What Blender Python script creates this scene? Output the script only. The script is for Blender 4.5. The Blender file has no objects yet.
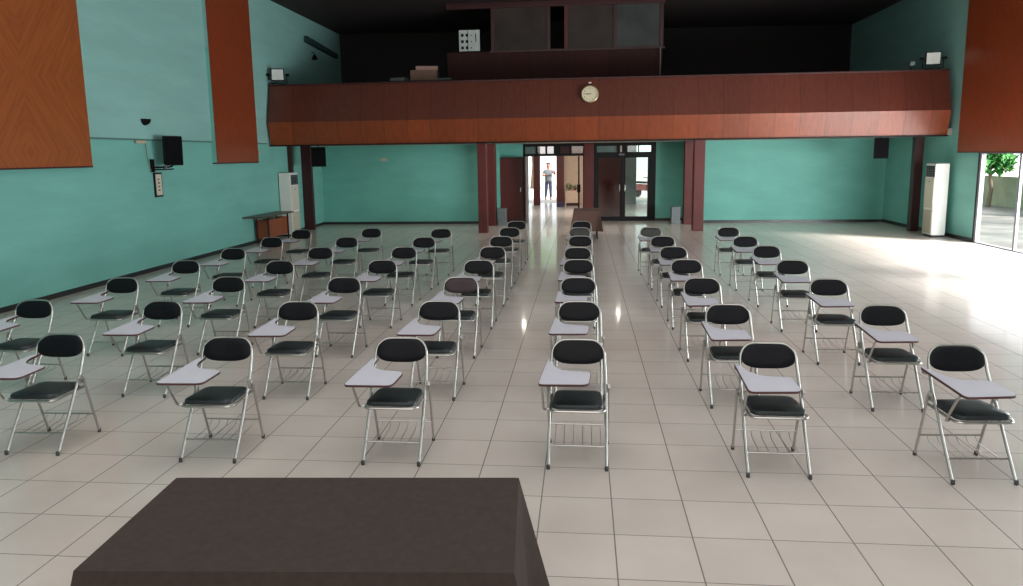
import bpy, bmesh, math, random
from mathutils import Vector, Matrix
random.seed(7)
C = bpy.context.scene.collection
PI = math.pi

# ------------------------------------------------------------------ materials
def lin(c):
    return tuple(((v/255)/12.92 if v/255 <= .04045 else ((v/255+.055)/1.055)**2.4) for v in c) + (1.0,)

def new_mat(name):
    m = bpy.data.materials.new(name); m.use_nodes = True
    nt = m.node_tree; b = nt.nodes['Principled BSDF']
    return m, nt, b

def N(nt, t, **kw):
    n = nt.nodes.new(t)
    for k, v in kw.items(): setattr(n, k, v)
    return n

def setin(n, **kw):
    for k, v in kw.items(): n.inputs[k.replace('_', ' ')].default_value = v

def plain(name, rgb, rough=.5, metal=0., var=.06, scale=6., spec=.5, bump=0., bscale=200.):
    m, nt, b = new_mat(name)
    tc = N(nt, 'ShaderNodeTexCoord'); no = N(nt, 'ShaderNodeTexNoise')
    setin(no, Scale=scale, Detail=3.)
    nt.links.new(tc.outputs['Object'], no.inputs['Vector'])
    r = N(nt, 'ShaderNodeValToRGB')
    c = lin(rgb)
    r.color_ramp.elements[0].position = .3; r.color_ramp.elements[1].position = .7
    r.color_ramp.elements[0].color = tuple(v*(1-var) for v in c[:3]) + (1,)
    r.color_ramp.elements[1].color = tuple(min(1, v*(1+var)) for v in c[:3]) + (1,)
    nt.links.new(no.outputs['Fac'], r.inputs['Fac'])
    nt.links.new(r.outputs['Color'], b.inputs['Base Color'])
    b.inputs['Roughness'].default_value = rough; b.inputs['Metallic'].default_value = metal
    b.inputs['Specular IOR Level'].default_value = spec
    if bump:
        n2 = N(nt, 'ShaderNodeTexNoise'); setin(n2, Scale=bscale, Detail=2.)
        nt.links.new(tc.outputs['Object'], n2.inputs['Vector'])
        bp = N(nt, 'ShaderNodeBump'); setin(bp, Strength=bump, Distance=.01)
        nt.links.new(n2.outputs['Fac'], bp.inputs['Height']); nt.links.new(bp.outputs['Normal'], b.inputs['Normal'])
    return m

def emit(name, rgb, s):
    m, nt, b = new_mat(name)
    b.inputs['Base Color'].default_value = lin(rgb)
    b.inputs['Emission Color'].default_value = lin(rgb); b.inputs['Emission Strength'].default_value = s
    return m

def glass(name, tint=(235, 245, 240), alpha=.25):
    m, nt, b = new_mat(name)
    out = nt.nodes['Material Output']
    tr = N(nt, 'ShaderNodeBsdfTransparent'); tr.inputs['Color'].default_value = lin(tint)
    gl = N(nt, 'ShaderNodeBsdfGlossy'); gl.inputs['Roughness'].default_value = .05
    mx = N(nt, 'ShaderNodeMixShader'); mx.inputs['Fac'].default_value = alpha
    nt.links.new(tr.outputs[0], mx.inputs[1]); nt.links.new(gl.outputs[0], mx.inputs[2])
    nt.links.new(mx.outputs[0], out.inputs['Surface'])
    return m

def floor_mat():
    m, nt, b = new_mat('floor_tile')
    tc = N(nt, 'ShaderNodeTexCoord'); sp = N(nt, 'ShaderNodeSeparateXYZ')
    nt.links.new(tc.outputs['Object'], sp.inputs[0])
    T = .4402
    masks = []; cells = []
    for ax, off, wd in (('X', -.6966, .0038), ('Y', 4.763, .0030)):
        s = N(nt, 'ShaderNodeMath', operation='SUBTRACT'); s.inputs[1].default_value = off - 100*T
        nt.links.new(sp.outputs[ax], s.inputs[0])
        d = N(nt, 'ShaderNodeMath', operation='DIVIDE'); d.inputs[1].default_value = T
        nt.links.new(s.outputs[0], d.inputs[0])
        fr = N(nt, 'ShaderNodeMath', operation='FRACT'); nt.links.new(d.outputs[0], fr.inputs[0])
        fl = N(nt, 'ShaderNodeMath', operation='FLOOR'); nt.links.new(d.outputs[0], fl.inputs[0]); cells.append(fl)
        a = N(nt, 'ShaderNodeMath', operation='SUBTRACT'); a.inputs[1].default_value = .5
        nt.links.new(fr.outputs[0], a.inputs[0])
        ab = N(nt, 'ShaderNodeMath', operation='ABSOLUTE'); nt.links.new(a.outputs[0], ab.inputs[0])
        g = N(nt, 'ShaderNodeMath', operation='GREATER_THAN'); g.inputs[1].default_value = .5 - wd/T
        nt.links.new(ab.outputs[0], g.inputs[0]); masks.append(g)
    mx = N(nt, 'ShaderNodeMath', operation='MAXIMUM')
    nt.links.new(masks[0].outputs[0], mx.inputs[0]); nt.links.new(masks[1].outputs[0], mx.inputs[1])
    cb = N(nt, 'ShaderNodeCombineXYZ')
    nt.links.new(cells[0].outputs[0], cb.inputs[0]); nt.links.new(cells[1].outputs[0], cb.inputs[1])
    wn = N(nt, 'ShaderNodeTexWhiteNoise', noise_dimensions='2D'); nt.links.new(cb.outputs[0], wn.inputs['Vector'])
    no = N(nt, 'ShaderNodeTexNoise'); setin(no, Scale=2.2, Detail=5.)
    nt.links.new(tc.outputs['Object'], no.inputs['Vector'])
    ad = N(nt, 'ShaderNodeMath', operation='MULTIPLY_ADD'); ad.inputs[1].default_value = .25
    nt.links.new(wn.outputs['Value'], ad.inputs[0]); nt.links.new(no.outputs['Fac'], ad.inputs[2])
    r = N(nt, 'ShaderNodeValToRGB')
    r.color_ramp.elements[0].position = .35; r.color_ramp.elements[0].color = lin((198, 187, 180))
    r.color_ramp.elements[1].position = .95; r.color_ramp.elements[1].color = lin((212, 201, 194))
    nt.links.new(ad.outputs[0], r.inputs['Fac'])
    mc = N(nt, 'ShaderNodeMix', data_type='RGBA')
    nt.links.new(mx.outputs[0], mc.inputs['Factor']); nt.links.new(r.outputs['Color'], mc.inputs[6])
    mc.inputs[7].default_value = lin((122, 113, 107))
    nt.links.new(mc.outputs[2], b.inputs['Base Color'])
    rr = N(nt, 'ShaderNodeMath', operation='MULTIPLY_ADD'); rr.inputs[1].default_value = .4; rr.inputs[2].default_value = .32
    nt.links.new(mx.outputs[0], rr.inputs[0]); nt.links.new(rr.outputs[0], b.inputs['Roughness'])
    b.inputs['Specular IOR Level'].default_value = .4
    b.inputs['Coat Weight'].default_value = .38; b.inputs['Coat Roughness'].default_value = .07
    return m

def wall_mat(name, low, high=None, zsplit=2.54, seed=0.):
    """painted plaster with soft blotches; optional paler band above zsplit"""
    m, nt, b = new_mat(name)
    tc = N(nt, 'ShaderNodeTexCoord'); sp = N(nt, 'ShaderNodeSeparateXYZ')
    nt.links.new(tc.outputs['Object'], sp.inputs[0])
    g = N(nt, 'ShaderNodeMath', operation='GREATER_THAN'); g.inputs[1].default_value = zsplit
    nt.links.new(sp.outputs['Z'], g.inputs[0])
    mp = N(nt, 'ShaderNodeMapping'); mp.inputs['Scale'].default_value = (.6, .35, 1.6); mp.inputs['Location'].default_value = (seed, seed, 0)
    nt.links.new(tc.outputs['Object'], mp.inputs[0])
    no = N(nt, 'ShaderNodeTexNoise'); setin(no, Scale=1.4, Detail=6., Roughness=.6)
    nt.links.new(mp.outputs[0], no.inputs['Vector'])
    mc = N(nt, 'ShaderNodeMix', data_type='RGBA'); nt.links.new(g.outputs[0], mc.inputs['Factor'])
    mc.inputs[6].default_value = lin(low); mc.inputs[7].default_value = lin(high or low)
    hs = N(nt, 'ShaderNodeHueSaturation')
    mr = N(nt, 'ShaderNodeMapRange'); mr.inputs['From Min'].default_value = .3; mr.inputs['From Max'].default_value = .7
    mr.inputs['To Min'].default_value = .90; mr.inputs['To Max'].default_value = 1.08
    nt.links.new(no.outputs['Fac'], mr.inputs['Value']); nt.links.new(mr.outputs[0], hs.inputs['Value'])
    nt.links.new(mc.outputs[2], hs.inputs['Color']); nt.links.new(hs.outputs[0], b.inputs['Base Color'])
    b.inputs['Roughness'].default_value = .55; b.inputs['Specular IOR Level'].default_value = .3
    n2 = N(nt, 'ShaderNodeTexNoise'); setin(n2, Scale=14., Detail=3.)
    nt.links.new(tc.outputs['Object'], n2.inputs['Vector'])
    bp = N(nt, 'ShaderNodeBump'); setin(bp, Strength=.08, Distance=.02)
    nt.links.new(n2.outputs['Fac'], bp.inputs['Height']); nt.links.new(bp.outputs['Normal'], b.inputs['Normal'])
    return m

def wood(name, dark, light, axis='Z', seam=None, rough=.35, chev=None, across='X', spread=0.):
    """veneer: stretched grain; seam = (axis, width) board joints with per-board shade; chev = (axis, centre) book-matched diagonals"""
    m, nt, b = new_mat(name)
    tc = N(nt, 'ShaderNodeTexCoord'); sp = N(nt, 'ShaderNodeSeparateXYZ')
    nt.links.new(tc.outputs['Object'], sp.inputs[0])
    vec = tc.outputs['Object']
    if chev:
        s = N(nt, 'ShaderNodeMath', operation='SUBTRACT'); s.inputs[1].default_value = chev[1]
        nt.links.new(sp.outputs[chev[0]], s.inputs[0])
        a = N(nt, 'ShaderNodeMath', operation='ABSOLUTE'); nt.links.new(s.outputs[0], a.inputs[0])
        pz = N(nt, 'ShaderNodeMath', operation='PINGPONG'); pz.inputs[1].default_value = 1.15
        nt.links.new(sp.outputs['Z'], pz.inputs[0])
        p = N(nt, 'ShaderNodeMath', operation='MULTIPLY_ADD'); p.inputs[1].default_value = .75
        nt.links.new(pz.outputs[0], p.inputs[0]); nt.links.new(a.outputs[0], p.inputs[2])
        q = N(nt, 'ShaderNodeMath', operation='MULTIPLY_ADD'); q.inputs[1].default_value = -.75
        nt.links.new(a.outputs[0], q.inputs[0]); nt.links.new(pz.outputs[0], q.inputs[2])
        cb = N(nt, 'ShaderNodeCombineXYZ'); nt.links.new(p.outputs[0], cb.inputs[0]); nt.links.new(q.outputs[0], cb.inputs[2])
        vec = cb.outputs[0]
    mp = N(nt, 'ShaderNodeMapping')
    mp.inputs['Scale'].default_value = {'Z': (9, 9, .7), 'X': (.7, 9, 9), 'Y': (9, .7, 9)}[axis]
    nt.links.new(vec, mp.inputs[0])
    no = N(nt, 'ShaderNodeTexNoise'); setin(no, Scale=1.6, Detail=7., Roughness=.62, Distortion=.6)
    nt.links.new(mp.outputs[0], no.inputs['Vector'])
    r = N(nt, 'ShaderNodeValToRGB')
    r.color_ramp.elements[0].position = .3; r.color_ramp.elements[0].color = lin(dark)
    r.color_ramp.elements[1].position = .7; r.color_ramp.elements[1].color = lin(light)
    nt.links.new(no.outputs['Fac'], r.inputs['Fac'])
    col = r.outputs['Color']
    if seam:
        d = N(nt, 'ShaderNodeMath', operation='DIVIDE'); d.inputs[1].default_value = seam[1]
        nt.links.new(sp.outputs[seam[0]], d.inputs[0])
        ao = N(nt, 'ShaderNodeMath', operation='ADD'); ao.inputs[1].default_value = 50.35
        nt.links.new(d.outputs[0], ao.inputs[0])
        fr = N(nt, 'ShaderNodeMath', operation='FRACT'); nt.links.new(ao.outputs[0], fr.inputs[0])
        fl = N(nt, 'ShaderNodeMath', operation='FLOOR'); nt.links.new(ao.outputs[0], fl.inputs[0])
        lt = N(nt, 'ShaderNodeMath', operation='LESS_THAN'); lt.inputs[1].default_value = .035
        nt.links.new(fr.outputs[0], lt.inputs[0])
        wn = N(nt, 'ShaderNodeTexWhiteNoise', noise_dimensions='1D'); nt.links.new(fl.outputs[0], wn.inputs['W'])
        mr = N(nt, 'ShaderNodeMapRange'); mr.inputs['To Min'].default_value = 1-spread; mr.inputs['To Max'].default_value = 1+spread
        nt.links.new(wn.outputs['Value'], mr.inputs['Value'])
        sb = N(nt, 'ShaderNodeMath', operation='MULTIPLY_ADD'); sb.inputs[1].default_value = -.30
        nt.links.new(lt.outputs[0], sb.inputs[0]); nt.links.new(mr.outputs[0], sb.inputs[2])
        hs = N(nt, 'ShaderNodeHueSaturation'); nt.links.new(sb.outputs[0], hs.inputs['Value'])
        nt.links.new(col, hs.inputs['Color']); col = hs.outputs[0]
    nt.links.new(col, b.inputs['Base Color'])
    b.inputs['Roughness'].default_value = rough
    return m

M = {}
M['floor'] = floor_mat()
M['wall_side'] = wall_mat('painted_wall_side', (120, 184, 174), (142, 190, 184))
M['wall_back'] = wall_mat('painted_wall_back', (110, 180, 167), None, 99, 3.)
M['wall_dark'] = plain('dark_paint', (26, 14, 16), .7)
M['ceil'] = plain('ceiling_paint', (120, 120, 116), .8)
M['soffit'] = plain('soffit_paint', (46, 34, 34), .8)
M['skirt'] = plain('skirting_black', (34, 36, 38), .35)
M['panel_wood'] = wood('diagonal_veneer', (134, 68, 30), (160, 86, 42), 'Z', rough=.42, chev=('Y', 10.2))
M['panel_wood2'] = wood('dark_diagonal_veneer', (124, 54, 30), (146, 68, 38), 'Z', rough=.35, chev=('Y', 17.0))
M['bal_up'] = wood('parapet_veneer', (86, 42, 32), (102, 52, 40), 'Z', ('X', .62), .30, spread=.08)
M['bal_lo'] = wood('parapet_lower_veneer', (118, 52, 22), (140, 64, 28), 'Z', ('X', .62), .38, spread=.14)
M['booth'] = wood('booth_veneer', (46, 16, 15), (60, 22, 19), 'Z', ('X', 1.1), .85, spread=.15)
M['maroon'] = plain('maroon_wood', (88, 28, 23), .5, var=.15, scale=3)
M['maroon_dk'] = plain('dark_maroon_wood', (58, 20, 22), .4, var=.12, scale=3)
M['frame_dk'] = plain('dark_frame', (16, 15, 17), .5, spec=.25)
M['chrome'] = plain('chrome', (184, 182, 178), .34, 1., var=.04)
M['black_vinyl'] = plain('black_vinyl', (9, 10, 17), .5, var=.12, scale=18, spec=.2, bump=.12, bscale=60)
M['seat_vinyl'] = plain('seat_vinyl', (34, 42, 45), .45, var=.12, scale=18, bump=.12, bscale=60)
M['maroon_vinyl'] = plain('maroon_vinyl', (46, 26, 32), .5, var=.12, scale=18)
M['olive_vinyl'] = plain('charcoal_vinyl', (48, 50, 48), .5, var=.12, scale=18)
M['laminate'] = plain('grey_laminate', (208, 206, 218), .38, var=.03)
M['edge'] = plain('maroon_edging', (84, 48, 50), .5)
M['rubber'] = plain('grey_rubber', (70, 68, 68), .7)
M['black'] = plain('black_plastic', (7, 7, 9), .6, spec=.2)
M['white'] = plain('white_enamel', (226, 226, 220), .35, var=.03)
M['cream'] = plain('cream_plastic', (206, 200, 184), .45, var=.03)
M['grille'] = plain('grille_cream', (178, 170, 150), .6, var=.05)
M['cloth'] = plain('brown_cloth', (66, 56, 52), .85, var=.1, scale=30, bump=.2, bscale=400, spec=.2)
M['cloth2'] = plain('brown_cloth_light', (96, 72, 64), .8, var=.1, scale=30, bump=.2, bscale=400, spec=.2)
M['desk_wood'] = wood('desk_wood', (72, 46, 36), (98, 66, 50), 'Y', rough=.4)
M['desk_orange'] = wood('desk_orange', (124, 62, 34), (150, 78, 46), 'Z', rough=.45)
M['grey'] = plain('grey_plastic', (112, 120, 122), .5)
M['alu'] = plain('white_aluminium', (120, 120, 128), .5, .1)
M['glass'] = glass('clear_glass', (228, 240, 236), .10)
M['glass_dk'] = glass('tinted_glass', (205, 200, 198), .07)
M['glass_gn'] = plain('green_glass_reflection', (72, 104, 98), .2)
M['pane_brown'] = plain('dim_brown_glass', (52, 42, 38), .45, var=.5, scale=1.2, spec=.3)
M['pane_grey'] = plain('dim_grey_glass', (58, 62, 60), .45, var=.3, scale=1.5, spec=.3)
M['lamp_face'] = plain('lamp_glass', (200, 205, 200), .15, var=.05)
M['lamp_on'] = emit('lamp_glow', (255, 246, 230), 350)
M['creamwall'] = plain('cream_wall', (226, 196, 170), .7, var=.05)
M['paving'] = plain('paving', (168, 160, 152), .7, var=.12, scale=2)
M['grass'] = plain('grass', (92, 120, 60), .9, var=.3, scale=8)
M['leaf'] = plain('leaf', (66, 128, 62), .5, var=.35, scale=4)
M['leaf2'] = plain('leaf_pale', (120, 160, 96), .5, var=.3, scale=4)
M['bark'] = plain('bark', (96, 78, 62), .9)
M['hedge'] = plain('outer_wall', (120, 118, 96), .9, var=.2, scale=2)
M['red'] = plain('red_paint', (150, 40, 34), .35)
M['blue'] = plain('blue_plastic', (52, 62, 96), .5)
M['skin'] = plain('skin', (150, 84, 62), .6)
M['shirt'] = plain('grey_shirt', (84, 88, 92), .85)
M['trousers'] = plain('blue_trousers', (62, 70, 96), .85)
M['hair'] = plain('hair', (40, 30, 28), .7)
M['paper'] = plain('white_board', (198, 204, 200), .6)
M['clockface'] = plain('clock_face', (226, 214, 186), .5, var=.02)
M['gold'] = plain('clock_rim', (176, 160, 120), .35, .3)
M['card'] = plain('cardboard', (128, 98, 86), .8)
M['sock'] = plain('beige_plate', (196, 176, 150), .5)

# ------------------------------------------------------------------ mesh helpers
def obj(name, bm, mat, parent=None, smooth=False, loc=None):
    me = bpy.data.meshes.new(name)
    bmesh.ops.recalc_face_normals(bm, faces=bm.faces[:])
    if smooth:
        for f in bm.faces: f.smooth = True
    bm.to_mesh(me); bm.free()
    for mm in (mat if isinstance(mat, (list, tuple)) else [mat]): me.materials.append(mm)
    if smooth and hasattr(me, 'set_sharp_from_angle'): me.set_sharp_from_angle(angle=math.radians(42))
    o = bpy.data.objects.new(name, me); C.objects.link(o)
    if parent is not None: o.parent = parent
    if loc is not None: o.location = loc
    return o

def tag(o, label=None, cat=None, group=None, kind=None):
    if label: o['label'] = label
    if cat: o['category'] = cat
    if group: o['group'] = group
    if kind: o['kind'] = kind
    return o

def thing(name, label, cat, loc=(0, 0, 0), rz=0, group=None):
    o = bpy.data.objects.new(name, None); C.objects.link(o)
    o.empty_display_size = .1
    o.location = loc; o.rotation_euler = (0, 0, rz)
    return tag(o, label, cat, group)

def struct(name, bm, mat, smooth=False):
    return tag(obj(name, bm, mat, smooth=smooth), kind='structure')

def box(bm, x0, x1, y0, y1, z0, z1, bev=0.):
    vs = [bm.verts.new((x, y, z)) for x in (x0, x1) for y in (y0, y1) for z in (z0, z1)]
    fs = [(0, 1, 3, 2), (4, 6, 7, 5), (0, 4, 5, 1), (2, 3, 7, 6), (0, 2, 6, 4), (1, 5, 7, 3)]
    faces = [bm.faces.new([vs[i] for i in f]) for f in fs]
    if bev > 0:
        es = list({e for f in faces for e in f.edges})
        bmesh.ops.bevel(bm, geom=es, offset=bev, segments=2, profile=.5, affect='EDGES')
    return bm

def B(*a, **k):
    return box(bmesh.new(), *a, **k)

def tube(bm, pts, r, seg=10, closed=False, cap=True):
    pts = [Vector(p) for p in pts]
    n = len(pts)
    rs = r if isinstance(r, (list, tuple)) else [r]*n
    rings = []; prev = None
    for i, p in enumerate(pts):
        if closed: t = (pts[(i+1) % n] - pts[i-1]).normalized()
        elif i == 0: t = (pts[1]-p).normalized()
        elif i == n-1: t = (p-pts[i-1]).normalized()
        else: t = ((pts[i+1]-p).normalized() + (p-pts[i-1]).normalized()).normalized()
        if prev is None:
            a = Vector((0, 0, 1)) if abs(t.z) < .9 else Vector((1, 0, 0))
            u = t.cross(a).normalized()
        else:
            u = (prev - t*prev.dot(t)).normalized()
        prev = u; v = t.cross(u)
        rings.append([bm.verts.new(p + (u*math.cos(2*PI*k/seg) + v*math.sin(2*PI*k/seg))*rs[i]) for k in range(seg)])
    m = n if closed else n-1
    for i in range(m):
        a, b = rings[i], rings[(i+1) % n]
        for k in range(seg):
            bm.faces.new((a[k], a[(k+1) % seg], b[(k+1) % seg], b[k]))
    if cap and not closed:
        bm.faces.new(rings[0][::-1]); bm.faces.new(rings[-1])
    return bm

def fillet(pts, r, n=6):
    pts = [Vector(p) for p in pts]; out = [pts[0]]
    for i in range(1, len(pts)-1):
        a, b, c = pts[i-1], pts[i], pts[i+1]
        rr = r[i-1] if isinstance(r, (list, tuple)) else r
        d1 = (a-b); d2 = (c-b)
        rr = min(rr, d1.length*.49, d2.length*.49)
        p0 = b + d1.normalized()*rr; p1 = b + d2.normalized()*rr
        for k in range(n+1):
            t = k/n
            out.append(p0*(1-t)**2 + b*2*t*(1-t) + p1*t*t)
    out.append(pts[-1]); return out

def prism(bm, outline, z0, z1, zf=None):
    """outline (x,y) list; zf(x,y) adds height"""
    f = zf or (lambda x, y: 0)
    lo = [bm.verts.new((x, y, z0+f(x, y))) for x, y in outline]
    hi = [bm.verts.new((x, y, z1+f(x, y))) for x, y in outline]
    n = len(outline)
    bm.faces.new(lo[::-1]); bm.faces.new(hi)
    for i in range(n): bm.faces.new((lo[i], lo[(i+1) % n], hi[(i+1) % n], hi[i]))
    return bm

def lathe(bm, prof, seg=24, axis='Z', c=(0, 0, 0)):
    """prof list of (r, h)"""
    rings = []
    for r, h in prof:
        ring = []
        for k in range(seg):
            a = 2*PI*k/seg; x, y, z = r*math.cos(a), r*math.sin(a), h
            if axis == 'Y': x, y, z = x, h, y
            if axis == 'X': x, y, z = h, x, y
            ring.append(bm.verts.new((x+c[0], y+c[1], z+c[2])))
        rings.append(ring)
    for a, b in zip(rings, rings[1:]):
        for k in range(seg): bm.faces.new((a[k], a[(k+1) % seg], b[(k+1) % seg], b[k]))
    bm.faces.new(rings[0][::-1]); bm.faces.new(rings[-1])
    return bm

def rrect(x0, x1, y0, y1, r, n=5):
    out = []
    for cx, cy, a0 in ((x1-r, y1-r, 0), (x0+r, y1-r, 90), (x0+r, y0+r, 180), (x1-r, y0+r, 270)):
        for k in range(n+1):
            a = math.radians(a0+90*k/n); out.append((cx+r*math.cos(a), cy+r*math.sin(a)))
    return out

# ------------------------------------------------------------------ room dimensions
XL, XR, YB = -8.354, 9.052, 22.72
YF, YTOP, ZC, ZS = -4.0, 26.2, 7.4, 6.35      # front wall, upper back wall, ceiling, low soffit over the balcony
YREC = 23.5                                    # recessed entrance wall
YL = 31.0                                      # far side of entrance lobby

# floor: hall plus lobby in one slab
bm = bmesh.new(); box(bm, XL-.2, XR+.2, YF-.2, YB+.02, -.12, 0); box(bm, -6, 8, YB+.02, YL+1.2, -.12, 0)
struct('floor', bm, M['floor'])
struct('wall_left', B(XL-.2, XL, YF, YTOP, 0, ZC), M['wall_side'])
# right wall with two runs of glazed door openings
bm = bmesh.new()
box(bm, XR, XR+.08, 17.56, YTOP, 0, 2.10)
box(bm, XR, XR+.08, 10.4, 11.5, 0, 2.10)
box(bm, XR, XR+.08, YF, 3.5, 0, 2.10)
box(bm, XR, XR+.2, YF, YTOP, 2.10, ZC)
struct('wall_right', bm, M['wall_side'])
# back wall under the balcony with recess for the entrance
struct('wall_back_left', B(XL, -2.80, YB, YB+.2, 0, 2.66), M['wall_back'])
struct('wall_back_right', B(3.42, XR, YB, YB+.2, 0, 2.66), M['wall_back'])
bm = bmesh.new(); box(bm, 3.15, 3.42, YB, YB+.2, 0, 2.49)
struct('wall_recess_right', bm, M['wall_back'])
bm = bmesh.new()
box(bm, -2.80, -2.62, YB+.2, YREC+.15, 0, 2.66)
struct('wall_recess_left', bm, M['wall_back']); bm = bmesh.new()
box(bm, 3.25, 3.42, YB+.2, YREC+.15, 0, 2.66)
box(bm, -2.62, -1.90, YREC, YREC+.15, 0, 2.66)
box(bm, 2.33, 3.25, YREC, YREC+.15, 0, 2.66)
struct('wall_back', bm, M['wall_back'])
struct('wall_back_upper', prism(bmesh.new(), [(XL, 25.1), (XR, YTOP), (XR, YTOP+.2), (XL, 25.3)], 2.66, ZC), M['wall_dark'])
struct('wall_front', B(XL-.2, XR+.2, YF-.2, YF, 0, ZC), plain('stage_wall', (150, 138, 128), .7))
struct('ceiling', B(XL-.2, XR+.2, YF-.2, 19.3, ZC, ZC+.15), M['ceil'])
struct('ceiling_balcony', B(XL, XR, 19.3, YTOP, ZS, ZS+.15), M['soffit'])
struct('trim_1', B(XL, XR, 19.3, 19.36, ZS+.15, ZC+.15), M['ceil'])

# skirting boards
struct('baseboard_left', B(XL, XL+.015, YF, YB, 0, .08), M['skirt'])
bm = bmesh.new(); box(bm, XR-.015, XR, 17.6, YB, 0, .09)
struct('baseboard_right', bm, M['skirt'])
bm = bmesh.new(); box(bm, XL+.015, -2.62, YB-.015, YB, 0, .08); box(bm, 3.15, XR-.015, YB-.015, YB, 0, .08)
box(bm, 2.33, 3.25, YREC-.015, YREC, 0, .08)
struct('baseboard_back', bm, M['skirt'])
# ledge line along both side walls
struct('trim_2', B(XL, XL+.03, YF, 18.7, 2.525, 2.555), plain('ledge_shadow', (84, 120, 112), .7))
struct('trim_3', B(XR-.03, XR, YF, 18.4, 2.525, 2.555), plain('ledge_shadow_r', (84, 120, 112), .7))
bm = bmesh.new(); box(bm, XL, XL+.02, YF, 18.7, 2.555, ZC)
struct('trim_4', bm, M['wall_side'])

# ------------------------------------------------------------------ wood panels on side walls
def wall_panel(name, label, x0, x1, y0, y1, z0, z1, wm, face):
    t = thing(name, label, 'wall panel', ((x0+x1)/2, (y0+y1)/2, z0))
    ox, oy, oz = t.location
    # teal boxed-out core
    bm = B(x0-ox, x1-ox, y0-oy, y1-oy, .01, z1-z0)
    obj('painted_core', bm, M['wall_side'], t)
    # veneer skin on its room side; origin kept at the world origin so the grain stays in place
    fx0, fx1 = (x1, x1+.018) if face > 0 else (x0-.018, x0)
    bm = B(fx0, fx1, y0, y1, z0, z1)
    o = obj('veneer_sheet', bm, wm, t); o.location = (-ox, -oy, -oz)
    bm = B(min(x0, fx0)-.0, max(x1, fx1)+.0, y0-.01, y1+.01, z0-.025, z0)
    o = obj('bottom_lip', bm, M['maroon_dk'], t); o.location = (-ox, -oy, -oz)
    return t
wall_panel('wood_wall_panel', 'orange-brown diagonal veneer panel nearest on the left wall', XL, -8.25, 9.3, 11.56, 2.07, ZC, M['panel_wood'], 1)
wall_panel('wood_wall_panel', 'narrow red-brown veneer panel on the left wall beside the balcony end', XL, -8.25, 15.80, 17.91, 2.07, ZC, M['panel_wood2'], 1)
wall_panel('wood_wall_panel', 'red-brown veneer panel on the right wall above the glass door', 8.95, XR, 15.7, 18.37, 2.09, ZC, M['panel_wood2'], -1)

# ------------------------------------------------------------------ balcony
bal = thing('balcony', 'wood-clad balcony parapet spanning the hall above the entrance', 'balcony', (0.35, 19, 2.48))
def bal_obj(name, bm, mat):
    o = obj(name, bm, mat, bal); o.location = (-.35, -19, -2.48); return o
def strip(bm, x0, x1, p, q, th=.05):
    """inclined board between profile points p=(y,z) and q"""
    d = Vector((q[0]-p[0], q[1]-p[1])).normalized(); nx = Vector((-d.y, d.x))*th
    if nx.x < 0: nx = -nx
    prof = [p, q, (q[0]+nx.x, q[1]+nx.y), (p[0]+nx.x, p[1]+nx.y)]
    a = [bm.verts.new((x0, y, z)) for y, z in prof]; b = [bm.verts.new((x1, y, z)) for y, z in prof]
    bm.faces.new(a); bm.faces.new(b[::-1])
    for i in range(4): bm.faces.new((a[i], b[i], b[(i+1) % 4], a[(i+1) % 4]))
    return bm
bx0, bx1 = -8.30, 8.90
bal_obj('upper_cladding', strip(bmesh.new(), bx0, bx1, (18.72, 3.09), (18.98, 4.05)), M['bal_up'])
bal_obj('lower_cladding', strip(bmesh.new(), bx0, bx1, (18.72, 3.09), (18.86, 2.50)), M['bal_lo'])
bm = B(bx0, bx1, 18.94, 19.08, 4.045, 4.085, bev=.008); bal_obj('top_rail', bm, M['maroon_dk'])
bm = B(bx0-.03, bx1+.02, 18.83, 18.93, 2.465, 2.50); bal_obj('bottom_batten', bm, M['frame_dk'])
struct('floor_balcony', B(XL+.001, XR-.001, 18.94, YTOP-.001, 2.50, 2.66), plain('slab_paint', (176, 170, 160), .7))
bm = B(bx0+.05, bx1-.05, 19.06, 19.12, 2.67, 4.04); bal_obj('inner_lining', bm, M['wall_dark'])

# booth on the balcony
booth = thing('control_booth', 'dark red-brown timber booth with dim windows on the balcony', 'booth', (-.75, 21.2, 2.66))
def bo(name, bm, mat, par=booth):
    o = obj(name, bm, mat, par); o.location = (.75, -21.2, -2.66) if par is booth else (0, 0, 0); return o
bo('front_wall', B(-3.80, 2.19, 20.75, 20.82, 2.661, 5.03), M['booth'])
bm = bmesh.new(); box(bm, -3.80, -3.74, 20.82, 23, 2.661, 5.03); box(bm, 2.13, 2.19, 20.82, 23, 2.661, 5.03)
bo('side_wall', bm, M['booth'])
bo('window_sill', B(-2.6, 2.25, 20.70, 20.86, 5.0, 5.05), M['maroon_dk'])
for x in (-2.55, -.98, -.50, .85, 2.12):
    bo('window_post', B(x, x+.09, 20.76, 20.84, 5.05, 6.2), M['maroon'] if x == -.50 else M['maroon_dk'])
bo('fascia', B(-3.8, 2.25, 20.74, 20.86, 6.2, ZS), M['maroon_dk'])
for x0, x1, t_ in ((-2.46, -.98, 0), (-.41, .85, 1), (.94, 2.12, 2)):
    bo('window_pane', B(x0, x1, 20.79, 20.80, 5.05, 6.2), [M['pane_brown'], M['pane_brown'], M['pane_grey']][t_])
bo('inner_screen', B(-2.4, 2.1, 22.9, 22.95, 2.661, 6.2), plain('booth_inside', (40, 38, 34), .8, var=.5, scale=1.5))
bm = tube(bmesh.new(), [(2.12, 20.62, 4.0), (2.12, 20.62, 5.0)], .015); bm2 = bm
bo('conduit', bm, M['grey'])
bm = B(-.33, .36, 0, .04, 0, .75)
wb = tag(obj('notice_board', B(-3.44, -2.86, 20.66, 20.70, 5.051, 5.62), M['paper']), 'white gridded board standing on the dark booth wall', 'board')
bm = bmesh.new()
for i in range(2):
    for j in range(3):
        x = -3.38+i*.13; z = 5.10+j*.17; box(bm, x, x+.07, 20.652, 20.66, z, z+.08)
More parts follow.
